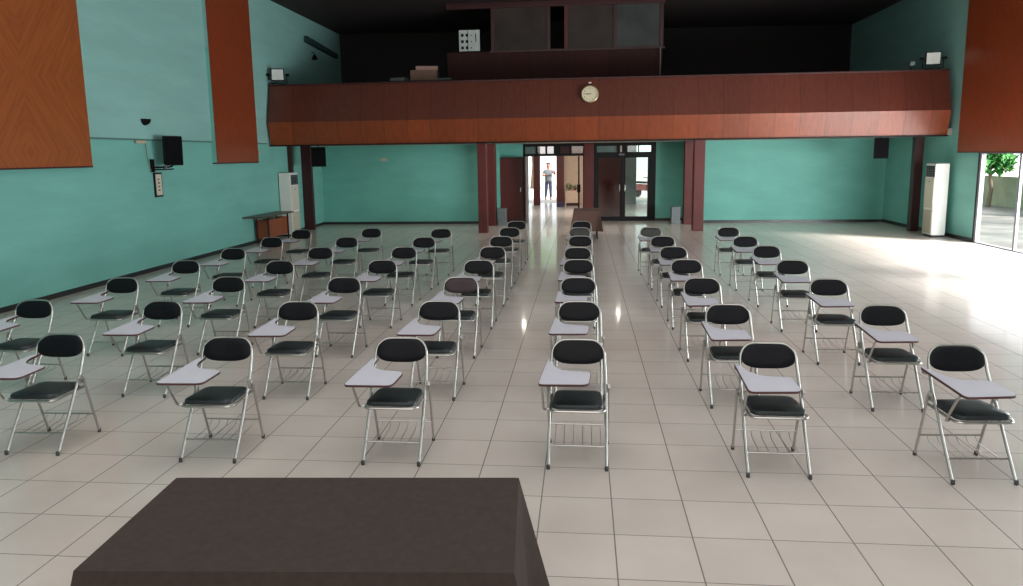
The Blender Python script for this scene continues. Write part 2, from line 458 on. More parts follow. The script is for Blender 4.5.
for j in range(3): box(bm, -3.11, -3.08, 20.652, 20.66, 5.12+j*.17, 5.15+j*.17)
box(bm, -3.20, -3.185, 20.652, 20.66, 5.04, 5.61); box(bm, -2.98, -2.955, 20.652, 20.66, 5.3, 5.52)
o = obj('dark_square', bm, M['black'], wb)

# clutter stacked behind the parapet
def clutter(name, label, x, y, z, w, d, h, mat, rz):
    bm = B(-w/2, w/2, -d/2, d/2, 0, h, bev=.01)
    o = obj(name, bm, mat, loc=(x, y, z)); o.rotation_euler = (0, 0, rz); tag(o, label, name.replace('_', ' ')); return o
dk = obj('storage_bench', B(-1.05, 1.05, -.35, .35, 0, 1.52, bev=.01), M['wall_dark'], loc=(-4.55, 19.95, 2.66))
tag(dk, 'dark bench behind the parapet carrying boxes and papers', 'bench')
clutter('cardboard_box', 'brown cardboard box on top of the dark bench behind the parapet', -4.30, 19.95, 4.181, .72, .4, .28, M['card'], .08)
clutter('carton', 'pale brown carton lid lying on the cardboard box', -4.22, 19.9, 4.462, .6, .34, .10, plain('card_pale', (160, 128, 116), .8), .2)
clutter('paper_stack', 'grey stack of papers left of the cardboard box on the balcony', -4.98, 19.85, 4.181, .42, .3, .09, M['grey'], -.2)
clutter('folded_sheet', 'grey-green folded sheet right of the cardboard box on the balcony', -3.72, 19.75, 4.181, .4, .3, .04, plain('sheet_green', (96, 116, 112), .8), .1)

# wall clock on the parapet
ck = thing('wall_clock', 'round cream wall clock hanging on the wooden balcony front', 'clock', (.19, 18.80, 3.65))
ck.rotation_euler = (-.265, 0, 0)
obj('rim', lathe(bmesh.new(), [(.215, .0), (.222, -.012), (.222, -.03), (.205, -.042), (.198, -.03), (.198, -.01)], 40, 'Y'), M['gold'], ck, True)
obj('dial', lathe(bmesh.new(), [(.203, -.005), (.203, -.026)], 40, 'Y'), M['clockface'], ck)
bm = bmesh.new()
def hand(bm, ang, l, w):
    a = math.radians(90-ang); d = Vector((math.cos(a), 0, math.sin(a))); n = Vector((-d.z, 0, d.x))
    pts = [d*-.03+n*w, d*-.03-n*w, d*l-n*w*.4, d*l+n*w*.4]
    v = [bm.verts.new((p.x, -.031, p.z)) for p in pts] + [bm.verts.new((p.x, -.035, p.z)) for p in pts]
    bm.faces.new(v[:4]); bm.faces.new(v[4:][::-1])
    for i in range(4): bm.faces.new((v[i], v[(i+1) % 4], v[4+(i+1) % 4], v[4+i]))
hand(bm, 264, .10, .009); obj('hour_hand', bm, M['black'], ck)
bm = bmesh.new(); hand(bm, 272, .155, .006); obj('minute_hand', bm, M['black'], ck)
numbm = bmesh.new()
for k in range(1, 13):
    cu = bpy.data.curves.new('t', 'FONT'); cu.body = str(k); cu.size = .052; cu.align_x = 'CENTER'; cu.align_y = 'CENTER'; cu.extrude = .001
    to = bpy.data.objects.new('t', cu); C.objects.link(to)
    bpy.context.view_layer.update()
    me = bpy.data.meshes.new_from_object(to.evaluated_get(bpy.context.evaluated_depsgraph_get()))
    a = math.radians(90-30*k)
    me.transform(Matrix.Translation((math.cos(a)*.158, -.029, math.sin(a)*.158)) @ Matrix.Rotation(PI/2, 4, 'X'))
    numbm.from_mesh(me)
    bpy.data.objects.remove(to); bpy.data.meshes.remove(me); bpy.data.curves.remove(cu)
obj('numerals', numbm, M['black'], ck)
bm = tube(bmesh.new(), [(-.03, -.01, .21), (0, -.01, .29), (.03, -.01, .21)], .006, 6)
obj('hanging_bracket', bm, M['black'], ck)
obj('hook_plate', B(-.035, .035, -.02, .012, .285, .315), M['white'], ck)

# ------------------------------------------------------------------ pillars
def pillar(label, x0, x1, y0, y1, mat):
    t = thing('pillar', label, 'pillar', ((x0+x1)/2, (y0+y1)/2, 0))
    w, d = (x1-x0)/2, (y1-y0)/2
    obj('shaft', B(-w, w, -d, d, 0, 2.498, bev=.012), mat, t)
    return t
pillar('red-brown square pillar left of the entrance, front one of its pair', -2.90, -2.65, 19.97, 20.25, M['maroon'])
pillar('dark red square pillar left of the entrance, behind the front one', -2.93, -2.64, 21.95, 22.25, M['maroon'])
pillar('red-brown square pillar right of the entrance, front one of its pair', 3.05, 3.34, 20.28, 20.58, M['maroon'])
pillar('dark red square pillar right of the entrance, behind the front one', 3.06, 3.40, 22.2, 22.5, M['maroon'])
tag(obj('corner_post', B(-8.35, -8.05, 21.0, 21.14, 0, 2.498, bev=.01), M['maroon_dk']), 'nearly black post in the far left corner under the balcony', 'post')
tag(obj('corner_post', B(8.68, 8.90, 20.0, 20.2, 0, 2.498, bev=.01), M['maroon_dk']), 'dark brown post on the right wall beside the white air conditioner', 'post')
tag(obj('cable_duct', B(-8.35, -8.24, 20.02, 20.15, 0, 2.498), M['maroon_dk']), 'dark brown duct on the left wall above the white air conditioner', 'duct')

# ------------------------------------------------------------------ entrance
def frame_bars(bm, bars, y0, y1):
    for x0, x1, z0, z1 in bars: box(bm, x0, x1, y0, y1, z0, z1)
    return bm
y0, y1 = YREC-.02, YREC+.10
bm = frame_bars(bmesh.new(), [(-1.90, -1.84, 0, 2.49), (.02, .05, 0, 2.49), (-1.84, .02, 2.10, 2.18), (-1.84, .02, 2.41, 2.49), (-1.50, -1.44, 2.18, 2.41),
                              (-1.19, -1.13, 2.18, 2.41), (-.92, -.70, 2.18, 2.41), (-.40, -.34, 2.18, 2.41)], y0, y1)
d1 = struct('door_1', bm, M['frame_dk'])
for n_, a, b_, mt in ((1, -1.84, -1.50, 'glass_gn'), (2, -1.44, -1.19, 'glass_dk'), (3, -1.13, -.92, 'glass_dk'), (4, -.34, .02, 'glass_dk')):
    obj('transom_pane', B(a, b_, YREC+.03, YREC+.036, 2.18, 2.41), M[mt], d1)
obj('transom_panel', B(-.70, -.40, YREC+.02, YREC+.05, 2.18, 2.41), M['maroon_dk'], d1)
# opened leaf standing edge-on inside the doorway, and the right-hand leaf edge with its handle
lf = obj('door_leaf', B(-1.80, -1.76, YREC-.9, YREC-.03, .01, 2.09), M['maroon_dk'], d1)
obj('leaf_edge', B(-1.845, -1.80, YREC-.03, YREC+.0, .01, 2.09), M['creamwall'], d1)
lf2 = obj('door_leaf', B(-.14, -.09, YREC+.10, YREC+.16, .01, 2.09), M['frame_dk'], d1)
obj('door_handle', B(-.17, -.06, YREC+.06, YREC+.10, .92, 1.18, bev=.01), M['black'], lf2)
# wooden leaf folded back on the recess wall
t = thing('door_leaf', 'dark red wooden door leaf folded back against the wall left of the entrance', 'door', (-2.28, 23.10, 0))
obj('panel', B(-.385, .385, -.02, .02, .01, 2.06), M['maroon'], t)
obj('stile', frame_bars(bmesh.new(), [(-.40, -.36, .01, 2.08), (.36, .40, .01, 2.08), (-.36, .36, 2.03, 2.08), (-.36, .36, .01, .12)], -.03, .0), M['maroon_dk'], t)
obj('leaf_handle', B(.30, .33, -.06, -.03, .98, 1.12), M['chrome'], t)
t['kind'] = 'structure' if False else 'thing'
del t['kind']
tag(obj('pillar', B(.05, .36, YREC-.12, YREC+.12, 0, 2.498, bev=.01), M['maroon']), 'red-brown column between the open doorway and the glass doors', 'pillar')
bm = frame_bars(bmesh.new(), [(.36, .46, 0, 2.49), (2.18, 2.33, 0, 2.49), (.46, 2.18, 2.09, 2.20), (.46, 2.18, 2.40, 2.49), (.46, 2.18, 0, .06),
                              (1.10, 1.20, 2.20, 2.40), (1.26, 1.43, 2.20, 2.40), (1.77, 1.80, 2.20, 2.40)], y0, y1)
d2 = struct('door_2', bm, M['frame_dk'])
obj('transom_pane', B(.46, 1.10, YREC+.03, YREC+.036, 2.20, 2.40), M['glass_gn'], d2)  # greenish reflection on this pane is put into its colour
obj('transom_strip', B(1.20, 1.26, YREC+.0, YREC+.04, 2.20, 2.40), M['cream'], d2)
obj('transom_pane', B(1.43, 1.77, YREC+.03, YREC+.036, 2.20, 2.40), M['glass'], d2)
obj('transom_pane', B(1.80, 2.18, YREC+.03, YREC+.036, 2.20, 2.40), M['glass'], d2)
for a, b_, hx in ((.46, 1.30, 1.19), (1.31, 2.18, 1.36)):
    l_ = obj('door_leaf', frame_bars(bmesh.new(), [(a, a+.06, .06, 2.09), (b_-.10, b_, .06, 2.09), (a+.06, b_-.10, 2.02, 2.09), (a+.06, b_-.10, .06, .14)], YREC+.0, YREC+.05), M['frame_dk'], d2)
    obj('glass_pane', B(a+.06, b_-.10, YREC+.02, YREC+.026, .14, 2.02), M['glass_dk'] if a < 1 else M['glass'], l_)
    obj('door_handle', tube(bmesh.new(), [(hx, YREC-.03, .95), (hx, YREC-.05, 1.0), (hx, YREC-.05, 1.12), (hx, YREC-.03, 1.17)], .012, 8), M['chrome'], l_)
obj('door_closer', B(1.16, 1.34, YREC-.06, YREC-.02, 2.10, 2.15), M['alu'], d2)
# wall over the frames
struct('wall_recess_head', B(-1.9, 2.33, YREC, YREC+.15, 2.49, 2.66), M['maroon_dk'])
# lobby beyond
bm = bmesh.new()
box(bm, -6.0, -2.30, YL, YL+.15, 0, 2.9)
box(bm, 3.10, 8.0, YL, YL+.15, 0, 2.9)
box(bm, -6.0, -5.85, YB+.2, YL, 0, 2.9); box(bm, 7.85, 8.0, YB+.2, YL, 0, 2.9)
struct('wall_lobby', bm, M['wall_back'])
struct('wall_lobby_cream', B(-.78, .50, YL, YL+.15, 0, 2.9), M['creamwall'])
struct('wall_lobby_red', B(.50, 1.45, YREC+1.2, YREC+1.3, 0, 2.66), plain('lobby_red_wall', (150, 50, 44), .6))
struct('wall_lobby_grey', B(1.45, 2.27, YL, YL+.15, 0, 2.9), M['grey'])
struct('ceiling_lobby', B(-6, 8, YB+.2, YL+1.5, 2.9, 3.0), M['ceil'])
tag(obj('pillar', B(-2.08, -1.80, YL-.1, YL+.2, 0, 2.898), M['maroon']), 'red column left of the bright opening beyond the doorway', 'pillar')
tag(obj('pillar', B(-1.09, -.78, YL-.4, YL+.1, 0, 2.898), M['maroon']), 'red column right of the bright opening beyond the doorway', 'pillar')
# lobby cabinet, plants, blue crate
t = thing('cabinet', 'low cream cabinet against the pale wall beyond the doorway', 'cabinet', (-.42, 30.7, 0))
obj('carcass', frame_bars(bmesh.new(), [(-.30, -.26, 0, .60), (.26, .30, 0, .60), (-.26, .26, .12, .16), (-.30, .30, .60, .64)], -.2, .2), M['creamwall'], t)
obj('door', B(-.255, .255, -.19, -.17, .165, .595), M['creamwall'], t)
obj('plinth', B(-.255, .255, -.15, .15, 0, .115), M['maroon_dk'], t)

def leaves(bm, n, c, rad, size, flat=1.):
    for _ in range(n):
        while True:
            p = Vector((random.uniform(-1, 1), random.uniform(-1, 1), random.uniform(-1, 1)))
            if p.length < 1: break
        p = Vector((c[0]+p.x*rad[0], c[1]+p.y*rad[1], c[2]+p.z*rad[2]))
        R_ = Matrix.Rotation(random.uniform(0, 2*PI), 3, 'Z') @ Matrix.Rotation(random.uniform(-1.2, 1.2), 3, 'X')
        s = size*random.uniform(.6, 1.3)
        q = [Vector((0, 0, 0)), Vector((s*.35, s*.5, .1*s)), Vector((0, s, 0)), Vector((-s*.35, s*.5, .1*s))]
        bm.faces.new([bm.verts.new(p + R_ @ v) for v in q])
    return bm
for x, h_, l_ in ((-.56, .17, 'leafy green potted plant on the cream cabinet, left of two'), (-.30, .09, 'small reddish potted plant on the cream cabinet, right of two')):
    t = thing('potted_plant', l_, 'plant', (x, 30.68, .64))
    obj('pot', lathe(bmesh.new(), [(.045, 0), (.06, .08), (.05, .08)], 14), M['red'] if h_ < .1 else M['grey'], t)
    obj('foliage', leaves(bmesh.new(), 60, (0, 0, .08+h_*.6), (.13, .1, h_*.6), .07), M['leaf'], t)
t = thing('crate', 'blue plastic crate beside the red column beyond the doorway', 'crate', (-.90, 29.9, 0))
obj('shell', frame_bars(bmesh.new(), [(-.15, .15, .0, .02), (-.15, -.13, .02, .20), (.13, .15, .02, .20), (-.13, .13, .02, .06), (-.13, .13, .09, .13), (-.13, .13, .16, .20)], -.12, .12), M['blue'], t)

# ------------------------------------------------------------------ outside
struct('ground', B(-60, 70, YL+1.2, 90, -.14, -.02), M['paving'])
struct('ground_side', B(XR+.2, 70, -30, YL+1.2, -.14, -.02), plain('shaded_paving', (96, 92, 88), .75, var=.35, scale=1.2))  # darker than the front paving: eave shade put into the colour
tag(obj('person_base', bmesh.new(), M['skin']), 'x', 'x')
bpy.data.objects.remove(bpy.data.objects['person_base'])

def skin_body(name, verts, edges, mat, root=0, sub=2):
    me = bpy.data.meshes.new(name); me.from_pydata([v[0] for v in verts], edges, [])
    o = bpy.data.objects.new(name, me); C.objects.link(o); me.materials.append(mat)
    md = o.modifiers.new('s', 'SKIN'); md.use_smooth_shade = True
    for i, v in enumerate(verts):
        r = v[1]; me.skin_vertices[0].data[i].radius = (r, r) if not isinstance(r, tuple) else r
    me.skin_vertices[0].data[root].use_root = True
    o.modifiers.new('d', 'SUBSURF').levels = sub; o.modifiers['d'].render_levels = sub
    bpy.context.view_layer.update()
    m2 = bpy.data.meshes.new_from_object(o.evaluated_get(bpy.context.evaluated_depsgraph_get()))
    o.modifiers.clear(); o.data = m2
    for p in m2.polygons: p.use_smooth = True
    return o
person = thing('person', 'person in grey shirt and blue trousers standing outside the doorway, arms raised', 'person', (-1.62, 34.8, -.02))
P = [((0, 0, .93), (.15, .10)), ((0, 0, 1.12), (.13, .09)), ((0, 0, 1.32), (.16, .10)), ((0, 0, 1.44), (.09, .07)), ((0, -.01, 1.50), .05),
     ((.09, 0, .86), .09), ((.10, -.02, .48), .06), ((.11, .02, .08), .042), ((.11, -.12, .035), .035),
     ((-.09, 0, .86), .09), ((-.11, .02, .48), .06), ((-.15, .06, .08), .042), ((-.15, -.08, .035), .035),
     ((.19, 0, 1.39), .055), ((.33, -.10, 1.22), .042), ((.30, -.32, 1.38), .032), ((.29, -.38, 1.42), .028),
     ((-.19, 0, 1.39), .055), ((-.27, -.08, 1.15), .042), ((-.10, -.30, 1.20), .032), ((-.04, -.34, 1.22), .028),
     ((0, -.01, 1.58), (.085, .10)), ((0, -.01, 1.66), (.10, .11)), ((0, -.005, 1.72), (.08, .09))]
E_ = [(0, 1), (1, 2), (2, 3), (3, 4), (0, 5), (5, 6), (6, 7), (7, 8), (0, 9), (9, 10), (10, 11), (11, 12), (2, 13), (13, 14), (14, 15), (15, 16), (2, 17), (17, 18), (18, 19), (19, 20), (4, 21), (21, 22), (22, 23)]
body = skin_body('body', P, E_, M['skin']); body.parent = person
for s_ in (16, 20):
    c = Vector(P[s_][0])
    for k in range(5):
        dx = (k-2)*.018
        V = [((c.x+dx*.6, c.y, c.z), .010), ((c.x+dx, c.y-.05, c.z+.02), .009), ((c.x+dx, c.y-.08+.01*abs(k-2), c.z-.005), .008)]
        f_ = skin_body('finger', V, [(0, 1), (1, 2)], M['skin'], 0, 1); f_.parent = person
V = [((0, 0, .86), (.19, .14)), (P[0][0], (.19, .14)), (P[1][0], (.175, .125)), (P[2][0], (.20, .13)), ((0, 0, 1.43), (.12, .09)), (P[13][0], .08), ((.26, -.05, 1.30), .062), (P[17][0], .07), ((-.235, -.04, 1.26), .062)]
sh = skin_body('shirt', V, [(0, 1), (1, 2), (2, 3), (3, 4), (3, 5), (5, 6), (3, 7), (7, 8)], M['shirt']); sh.parent = person
V = [((0, 0, .96), (.16, .11)), ((.09, 0, .84), .10), ((.10, -.02, .48), .075), ((.11, .02, .12), .06), ((-.09, 0, .84), .10), ((-.11, .02, .48), .075), ((-.15, .06, .12), .06)]
tr = skin_body('trousers', V, [(0, 1), (1, 2), (2, 3), (0, 4), (4, 5), (5, 6)], M['trousers']); tr.parent = person
V = [((0, .05, 1.66), (.11, .10)), ((0, .03, 1.74), (.125, .125)), ((0, .02, 1.80), (.10, .10))]
hr = skin_body('hair', V, [(0, 1), (1, 2)], M['hair']); hr.parent = person
for sx in (-.03, .03):
    obj('eye', lathe(bmesh.new(), [(.004, -.01), (.01, -.004), (.01, .004), (.004, .01)], 8, 'Y', (sx, -.095, 1.655)), M['black'], person)
obj('nose', tube(bmesh.new(), [(0, -.09, 1.66), (0, -.115, 1.625), (0, -.09, 1.615)], .012, 6), M['skin'], person)
obj('mouth', B(-.025, .025, -.098, -.088, 1.585, 1.593), M['red'], person)

def tree(label, x, y, h, r, mat, n=1500):
    t = thing('tree', label, 'tree', (x, y, -.02))
    obj('trunk', tube(bmesh.new(), [(0, 0, 0), (.1, .05, h*.3), (-.05, 0, h*.6), (.1, 0, h*.9)], [.036*h, .03*h, .02*h, .01*h], 10), M['bark'], t)
    bm = bmesh.new()
    for k in range(6):
        a = k*PI/3; leaves(bm, n//6, (math.cos(a)*r*.5, math.sin(a)*r*.5, h*(.75+.12*(k % 3))), (r*.6, r*.6, r*.5), .28)
    obj('foliage', bm, mat, t)
tree('pale green tree seen through the transom above the glass doors', 4.6, 43, 5.2, 2.4, M['leaf2'])
tree('leafy green tree outside the open doorway', -3.2, 47, 5.0, 2.2, M['leaf2'])
tree('green tree outside the right-hand glass door', 15.15, 28.6, 2.3, .75, M['leaf'])
tree('bushy tree outside beyond the right-hand wall', 15.5, 20.0, 4.6, 1.7, M['leaf2'])
wallo = struct('wall_garden', B(15.8, 16.0, 4, 44, -.02, 1.1), M['hedge'])
for x, y, l_ in ((14.9, 24.6, 'dark green shrub by the low garden wall outside the glass door'),):
    t = thing('shrub', l_, 'shrub', (x, y, -.02))
    obj('foliage', leaves(bmesh.new(), 500, (0, 0, .5), (.7, .7, .5), .16), M['leaf'], t)
    obj('stem', tube(bmesh.new(), [(0, 0, 0), (0, 0, .6)], .03, 6), M['bark'], t)

# red motor scooter seen through the glass doors
t = thing('motor_scooter', 'red motor scooter parked outside behind the glass doors', 'scooter', (3.05, 36.0, -.02), .5)
for y in (-.6, .6):
    obj('wheel', lathe(bmesh.new(), [(.16, -.04), (.25, -.05), (.27, 0), (.25, .05), (.16, .04)], 20, 'X', (0, y, .27)), M['black'], t, True)
obj('body_shell', prism(bmesh.new(), [(-.14, -.35), (.14, -.35), (.17, .3), (.12, .75), (-.12, .75), (-.17, .3)], .36, .66), M['red'], t)
obj('leg_shield', prism(bmesh.new(), [(-.2, -.62), (.2, -.62), (.16, -.45), (-.16, -.45)], .35, .95), M['red'], t)
obj('saddle', B(-.13, .13, -.1, .7, .70, .80, bev=.03), M['black'], t)
obj('fork', tube(bmesh.new(), [(0, -.6, .27), (0, -.5, .9), (0, -.46, 1.0)], .03, 8), M['chrome'], t)
obj('handlebar', tube(bmesh.new(), [(-.33, -.38, 1.02), (-.1, -.47, 1.0), (.1, -.47, 1.0), (.33, -.38, 1.02)], .018, 8), M['black'], t)

# ------------------------------------------------------------------ glazed doors on the right wall
def glazed(n, ya, yb, k):
    bm = bmesh.new(); z1_ = 2.10
    box(bm, XR-.01, XR+.085, yb-.08, yb, 0, z1_); box(bm, XR-.01, XR+.085, ya, ya+.08, 0, z1_)
    box(bm, XR-.01, XR+.085, ya+.08, yb-.08, z1_-.06, z1_); box(bm, XR-.01, XR+.085, ya+.08, yb-.08, 0, .02)
    st = (yb-ya)/k
    for i in range(1, k): box(bm, XR+.02, XR+.07, ya+i*st-.035, ya+i*st+.035, .02, z1_-.06)
    d = struct('door_%d' % n, bm, M['alu'])
    return d
d3 = glazed(3, 11.5, 17.56, 4)
d4 = glazed(4, 3.5, 10.4, 4)
obj('black_jamb', B(XR-.02, XR-.0, 17.56, 17.60, 0, 2.10), M['frame_dk'], d3)

# ------------------------------------------------------------------ air conditioners
def aircon(label, x, y, rz, h, w, d):
    t = thing('air_conditioner', label, 'air conditioner', (x, y, 0), rz)
    obj('casing', B(-w/2, w/2, -d/2, d/2, .05, h, bev=.015), M['white'], t)
    obj('plinth', B(-w/2+.03, w/2-.03, -d/2+.03, d/2-.03, 0, .05), M['frame_dk'], t)
    obj('front_panel', B(-w/2+.02, w/2-.02, -d/2-.012, -d/2, .72, h-.36), M['cream'], t)
    v = obj('vent', B(-w/2+.05, w/2-.03, -d/2-.01, -d/2, h-.33, h-.06), M['black'], t)
    bm = bmesh.new()
    for k in range(6): z = h-.31+k*.042; box(bm, -w/2+.05, w/2-.03, -d/2-.018, -d/2-.010, z, z+.010)
    for k in range(3): xx = -w/2+.05+(k+1)*(w-.08)/4; box(bm, xx, xx+.008, -d/2-.018, -d/2-.010, h-.33, h-.06)
    obj('louvre', bm, M['grey'], v)
    g = obj('intake_grille', B(-w/2+.03, w/2-.03, -d/2-.01, -d/2, .10, .66), M['grille'], t)
    bm = bmesh.new()
    for k in range(22): z = .12+k*.024; box(bm, -w/2+.04, w/2-.04, -d/2-.016, -d/2-.010, z, z+.010)
    obj('slat', bm, M['cream'], g)
    obj('badge', B(-.03, .03, -d/2-.014, -d/2-.012, h-.46, h-.44), M['black'], t)
    return t
ac = aircon('white floor-standing air conditioner by the left wall under the balcony end', -8.165, 19.54, PI/2, 1.75, .54, .33)
ac2 = aircon('white floor-standing air conditioner by the right wall near the glass door', 8.75, 18.86, -PI/2, 1.81, .50, .33)

# ------------------------------------------------------------------ loudspeakers
def speaker(label, x, y, z, rz, tilt, w=.34, h=.56, d=.32, bracket='wall'):
    t = thing('loudspeaker', label, 'loudspeaker', (x, y, z), rz)
    bm = prism(bmesh.new(), [(-w/2, -d/2), (w/2, -d/2), (w/2-.05, d/2), (-w/2+.05, d/2)], 0, h)
    bmesh.ops.bevel(bm, geom=bm.edges[:], offset=.012, segments=2, affect='EDGES')
    b_ = obj('cabinet', bm, M['black'], t); b_.rotation_euler = (tilt, 0, 0)
    g = obj('grille', B(-w/2+.02, w/2-.02, -d/2-.010, -d/2, .02, h-.02, bev=.004), plain('speaker_grille', (16, 16, 19), .9, spec=.1, bump=.6, bscale=300), t); g.rotation_euler = (tilt, 0, 0)
    if bracket == 'wall':
        inv = (Matrix.Translation((x, y, z)) @ Matrix.Rotation(rz, 4, 'Z')).inverted()
        bm = B(XL+.02, XL+.045, 13.37, 13.47, 1.92, 2.17); bm.transform(inv)
        obj('wall_plate', bm, M['black'], t)
        bm = tube(bmesh.new(), [(XL+.045, 13.44, 2.01), (x-.02, y-.12, 2.01), (x, y, 2.03)], .016, 8)
        tube(bm, [(XL+.045, 13.42, 1.965), (x-.05, y-.14, 1.965), (x+.02, y, 1.975)], .012, 8)
        bm.transform(inv); obj('bracket', bm, M['black'], t)
        bm = B(x-.10, x-.03, y-.17, y-.10, 1.97, 2.04); bm.transform(inv); obj('clamp', bm, M['alu'], t)
    else:
        obj('bracket', tube(bmesh.new(), [(0, .0, h-.02), (0, .0, h+bracket)], .014, 8), M['black'], t)
    return t
speaker('black loudspeaker bracketed to the left wall between the two wooden panels', -8.09, 13.72, 2.05, math.radians(48), .06, .34, .57, .28)
speaker('black loudspeaker hanging under the balcony in the left corner', -7.43, 20.0, 1.90, math.radians(20), .0, .40, .55, .32, .045)
speaker('black loudspeaker hanging under the balcony near the right wall', 7.80, 20.0, 1.93, math.radians(-12), .0, .36, .54, .32, .028)
# cable and socket for the near speaker
tag(obj('wall_socket', B(XL+.02, XL+.05, 12.95, 13.25, 2.47, 2.52, bev=.005), M['sock']), 'small beige socket on the ledge line left of the wall speaker', 'socket')
pts = [(XL+.035, 13.25, 2.48), (XL+.03, 13.27, 2.2), (XL+.03, 13.36, 1.95), (XL+.03, 13.35, 1.90)]
tag(obj('cable', tube(bmesh.new(), fillet(pts, .1), .007, 6), M['hedge']), 'thin cable looping down from the wall socket to the speaker', 'cable')
t = thing('wall_frame', 'small white panel in a dark frame on the left wall under the speaker', 'frame', (XL+.02, 13.58, 1.43))
obj('frame', B(-.018, .01, -.13, .13, 0, .48, bev=.004), M['frame_dk'], t)
fp = obj('insert', B(.011, .018, -.095, .095, .035, .445), M['cream'], t)
bm = bmesh.new()
for k in range(4): box(bm, .019, .021, -.04, .02-.01*(k % 2), .12+k*.07, .15+k*.07)
obj('dark_mark', bm, M['edge'], fp)
# half-bowl sconce
t = thing('wall_sconce', 'small black half-bowl wall light on the left wall above the ledge', 'wall light', (XL+.02, 13.30, 2.93))
bm = bmesh.new()
rings = []
for i in range(6):
    a = i/5*PI/2; rr = .12*math.cos(a); zz = -.12*math.sin(a)
    rings.append([bm.verts.new((rr*math.sin(PI*k/12), rr*math.cos(PI*k/12), zz)) for k in range(13)] if rr > .004 else [bm.verts.new((0, 0, zz))])
for a, b_ in zip(rings, rings[1:]):
    for k in range(12):
        if len(b_) > 1: bm.faces.new((a[k], a[k+1], b_[k+1], b_[k]))
        else: bm.faces.new((a[k], a[k+1], b_[0]))
obj('bowl', bm, M['black'], t, True)
obj('bulb', lathe(bmesh.new(), [(.02, -.08), (.04, -.05), (.045, -.01), (.02, .01)], 12, c=(.06, 0, 0)), M['cream'], t, True)

# ------------------------------------------------------------------ floodlights
def flood(label, x, y, z, rz):
    t = thing('floodlight', label, 'floodlight', (x, y, z), rz)
    obj('housing', B(-.17, .17, 0, .09, .10, .42, bev=.01), M['black'], t)
    obj('lens', B(-.145, .145, -.012, 0, .125, .395), M['lamp_face'], t)
    bm = tube(bmesh.new(), fillet([(-.22, .04, .26), (-.22, .04, .03), (.22, .04, .03), (.22, .04, .26)], .02, 3), .010, 6)
    tube(bm, [(-.12, .04, .03), (-.12, .04, -.0)], .012, 6); tube(bm, [(.12, .04, .03), (.12, .04, -.0)], .012, 6)
    obj('mounting_yoke', bm, M['black'], t)
    for s_ in (-1, 1): obj('adjuster_knob', lathe(bmesh.new(), [(.03, -.05), (.035, 0), (.03, .05)], 10, 'X', (s_*.245, .04, .26)), M['black'], t)
flood('white-faced floodlight on the left end of the balcony rail', -8.06, 19.0, 4.087, .35)
flood('white-faced floodlight on the right end of the balcony rail', 8.52, 19.0, 4.087, -.30)
t = thing('security_camera', 'small dark camera on the balcony rail left of the right floodlight', 'camera', (8.02, 19.02, 4.087))
obj('mount', tube(bmesh.new(), [(0, 0, 0), (0, 0, .10)], .012, 6), M['black'], t)
obj('camera_body', B(-.05, .05, -.08, .08, .10, .19, bev=.01), M['grey'], t)

# diagonal beam and small lamp on upper left wall
bm = bmesh.new()
pr = [(21.75, 5.78), (21.75, 5.60), (24.5, 5.46), (24.5, 5.60)]
a = [bm.verts.new((XL+.021, y, z)) for y, z in pr]; b_ = [bm.verts.new((XL+.12, y, z)) for y, z in pr]
bm.faces.new(a); bm.faces.new(b_[::-1])
for i in range(4): bm.faces.new((a[i], b_[i], b_[(i+1) % 4], a[(i+1) % 4]))
tag(obj('wall_beam', bm, plain('beam_green', (34, 66, 62), .7)), 'dark green sloping beam high on the left wall above the balcony', 'beam')
t = thing('wall_lamp', 'small black lamp below the beam on the upper left wall', 'lamp', (XL, 22.35, 5.28))
obj('arm', tube(bmesh.new(), [(0, 0, .1), (.08, 0, .08), (.1, 0, 0)], .015, 6), M['black'], t)
obj('shade', lathe(bmesh.new(), [(.03, .02), (.09, -.10), (.08, -.12)], 14, c=(.1, 0, 0)), M['black'], t)

# downlights under the balcony (their glints show in the polished floor)
for x, y, l_ in ((-1.61, 19.5, 'round downlight under the balcony near the left pillar'), (1.05, 20.9, 'round downlight under the balcony before the glass doors')):
    t = thing('ceiling_light', l_, 'ceiling light', (x, y, 2.50))
    obj('ring', lathe(bmesh.new(), [(.09, .02), (.09, -.0008), (.06, -.001)], 20), M['white'], t)
    obj('diffuser', lathe(bmesh.new(), [(.055, -.001), (.05, -.0014)], 20), M['lamp_on'], t)

# sockets on the back wall
tag(obj('wall_socket', B(-6.40, -6.20, YB-.03, YB, 2.02, 2.10, bev=.005), M['sock']), 'small beige socket high on the back wall left of the pillars', 'socket')
tag(obj('wall_socket', B(XL+.02, XL+.05, 18.1, 18.2, 2.28, 2.34, bev=.004), M['sock']), 'tiny socket on left wall between wood panel and balcony end', 'socket')

# ------------------------------------------------------------------ desk by the left wall
t = thing('side_desk', 'narrow wooden desk with orange-brown front panel against the left wall', 'desk', (-8.1, 18.05, 0))
obj('desk_top', B(-.24, .27, -1.05, .95, .69, .725, bev=.006), M['desk_wood'], t)
obj('front_panel', B(.10, .125, -.40, .78, .14, .60), M['desk_orange'], t)
for yy in (-.42, .80):
    for xx in (-.19, .12): obj('leg', B(xx, xx+.035, yy-.02, yy+.02, 0, .69), M['maroon_dk'], t)
for yy in (-.40, .76): obj('side_panel', B(-.155, .10, yy, yy+.02, .12, .60), M['desk_orange'], t)
obj('stretcher', B(-.05, -.02, -.40, .78, .08, .13), M['maroon_dk'], t)

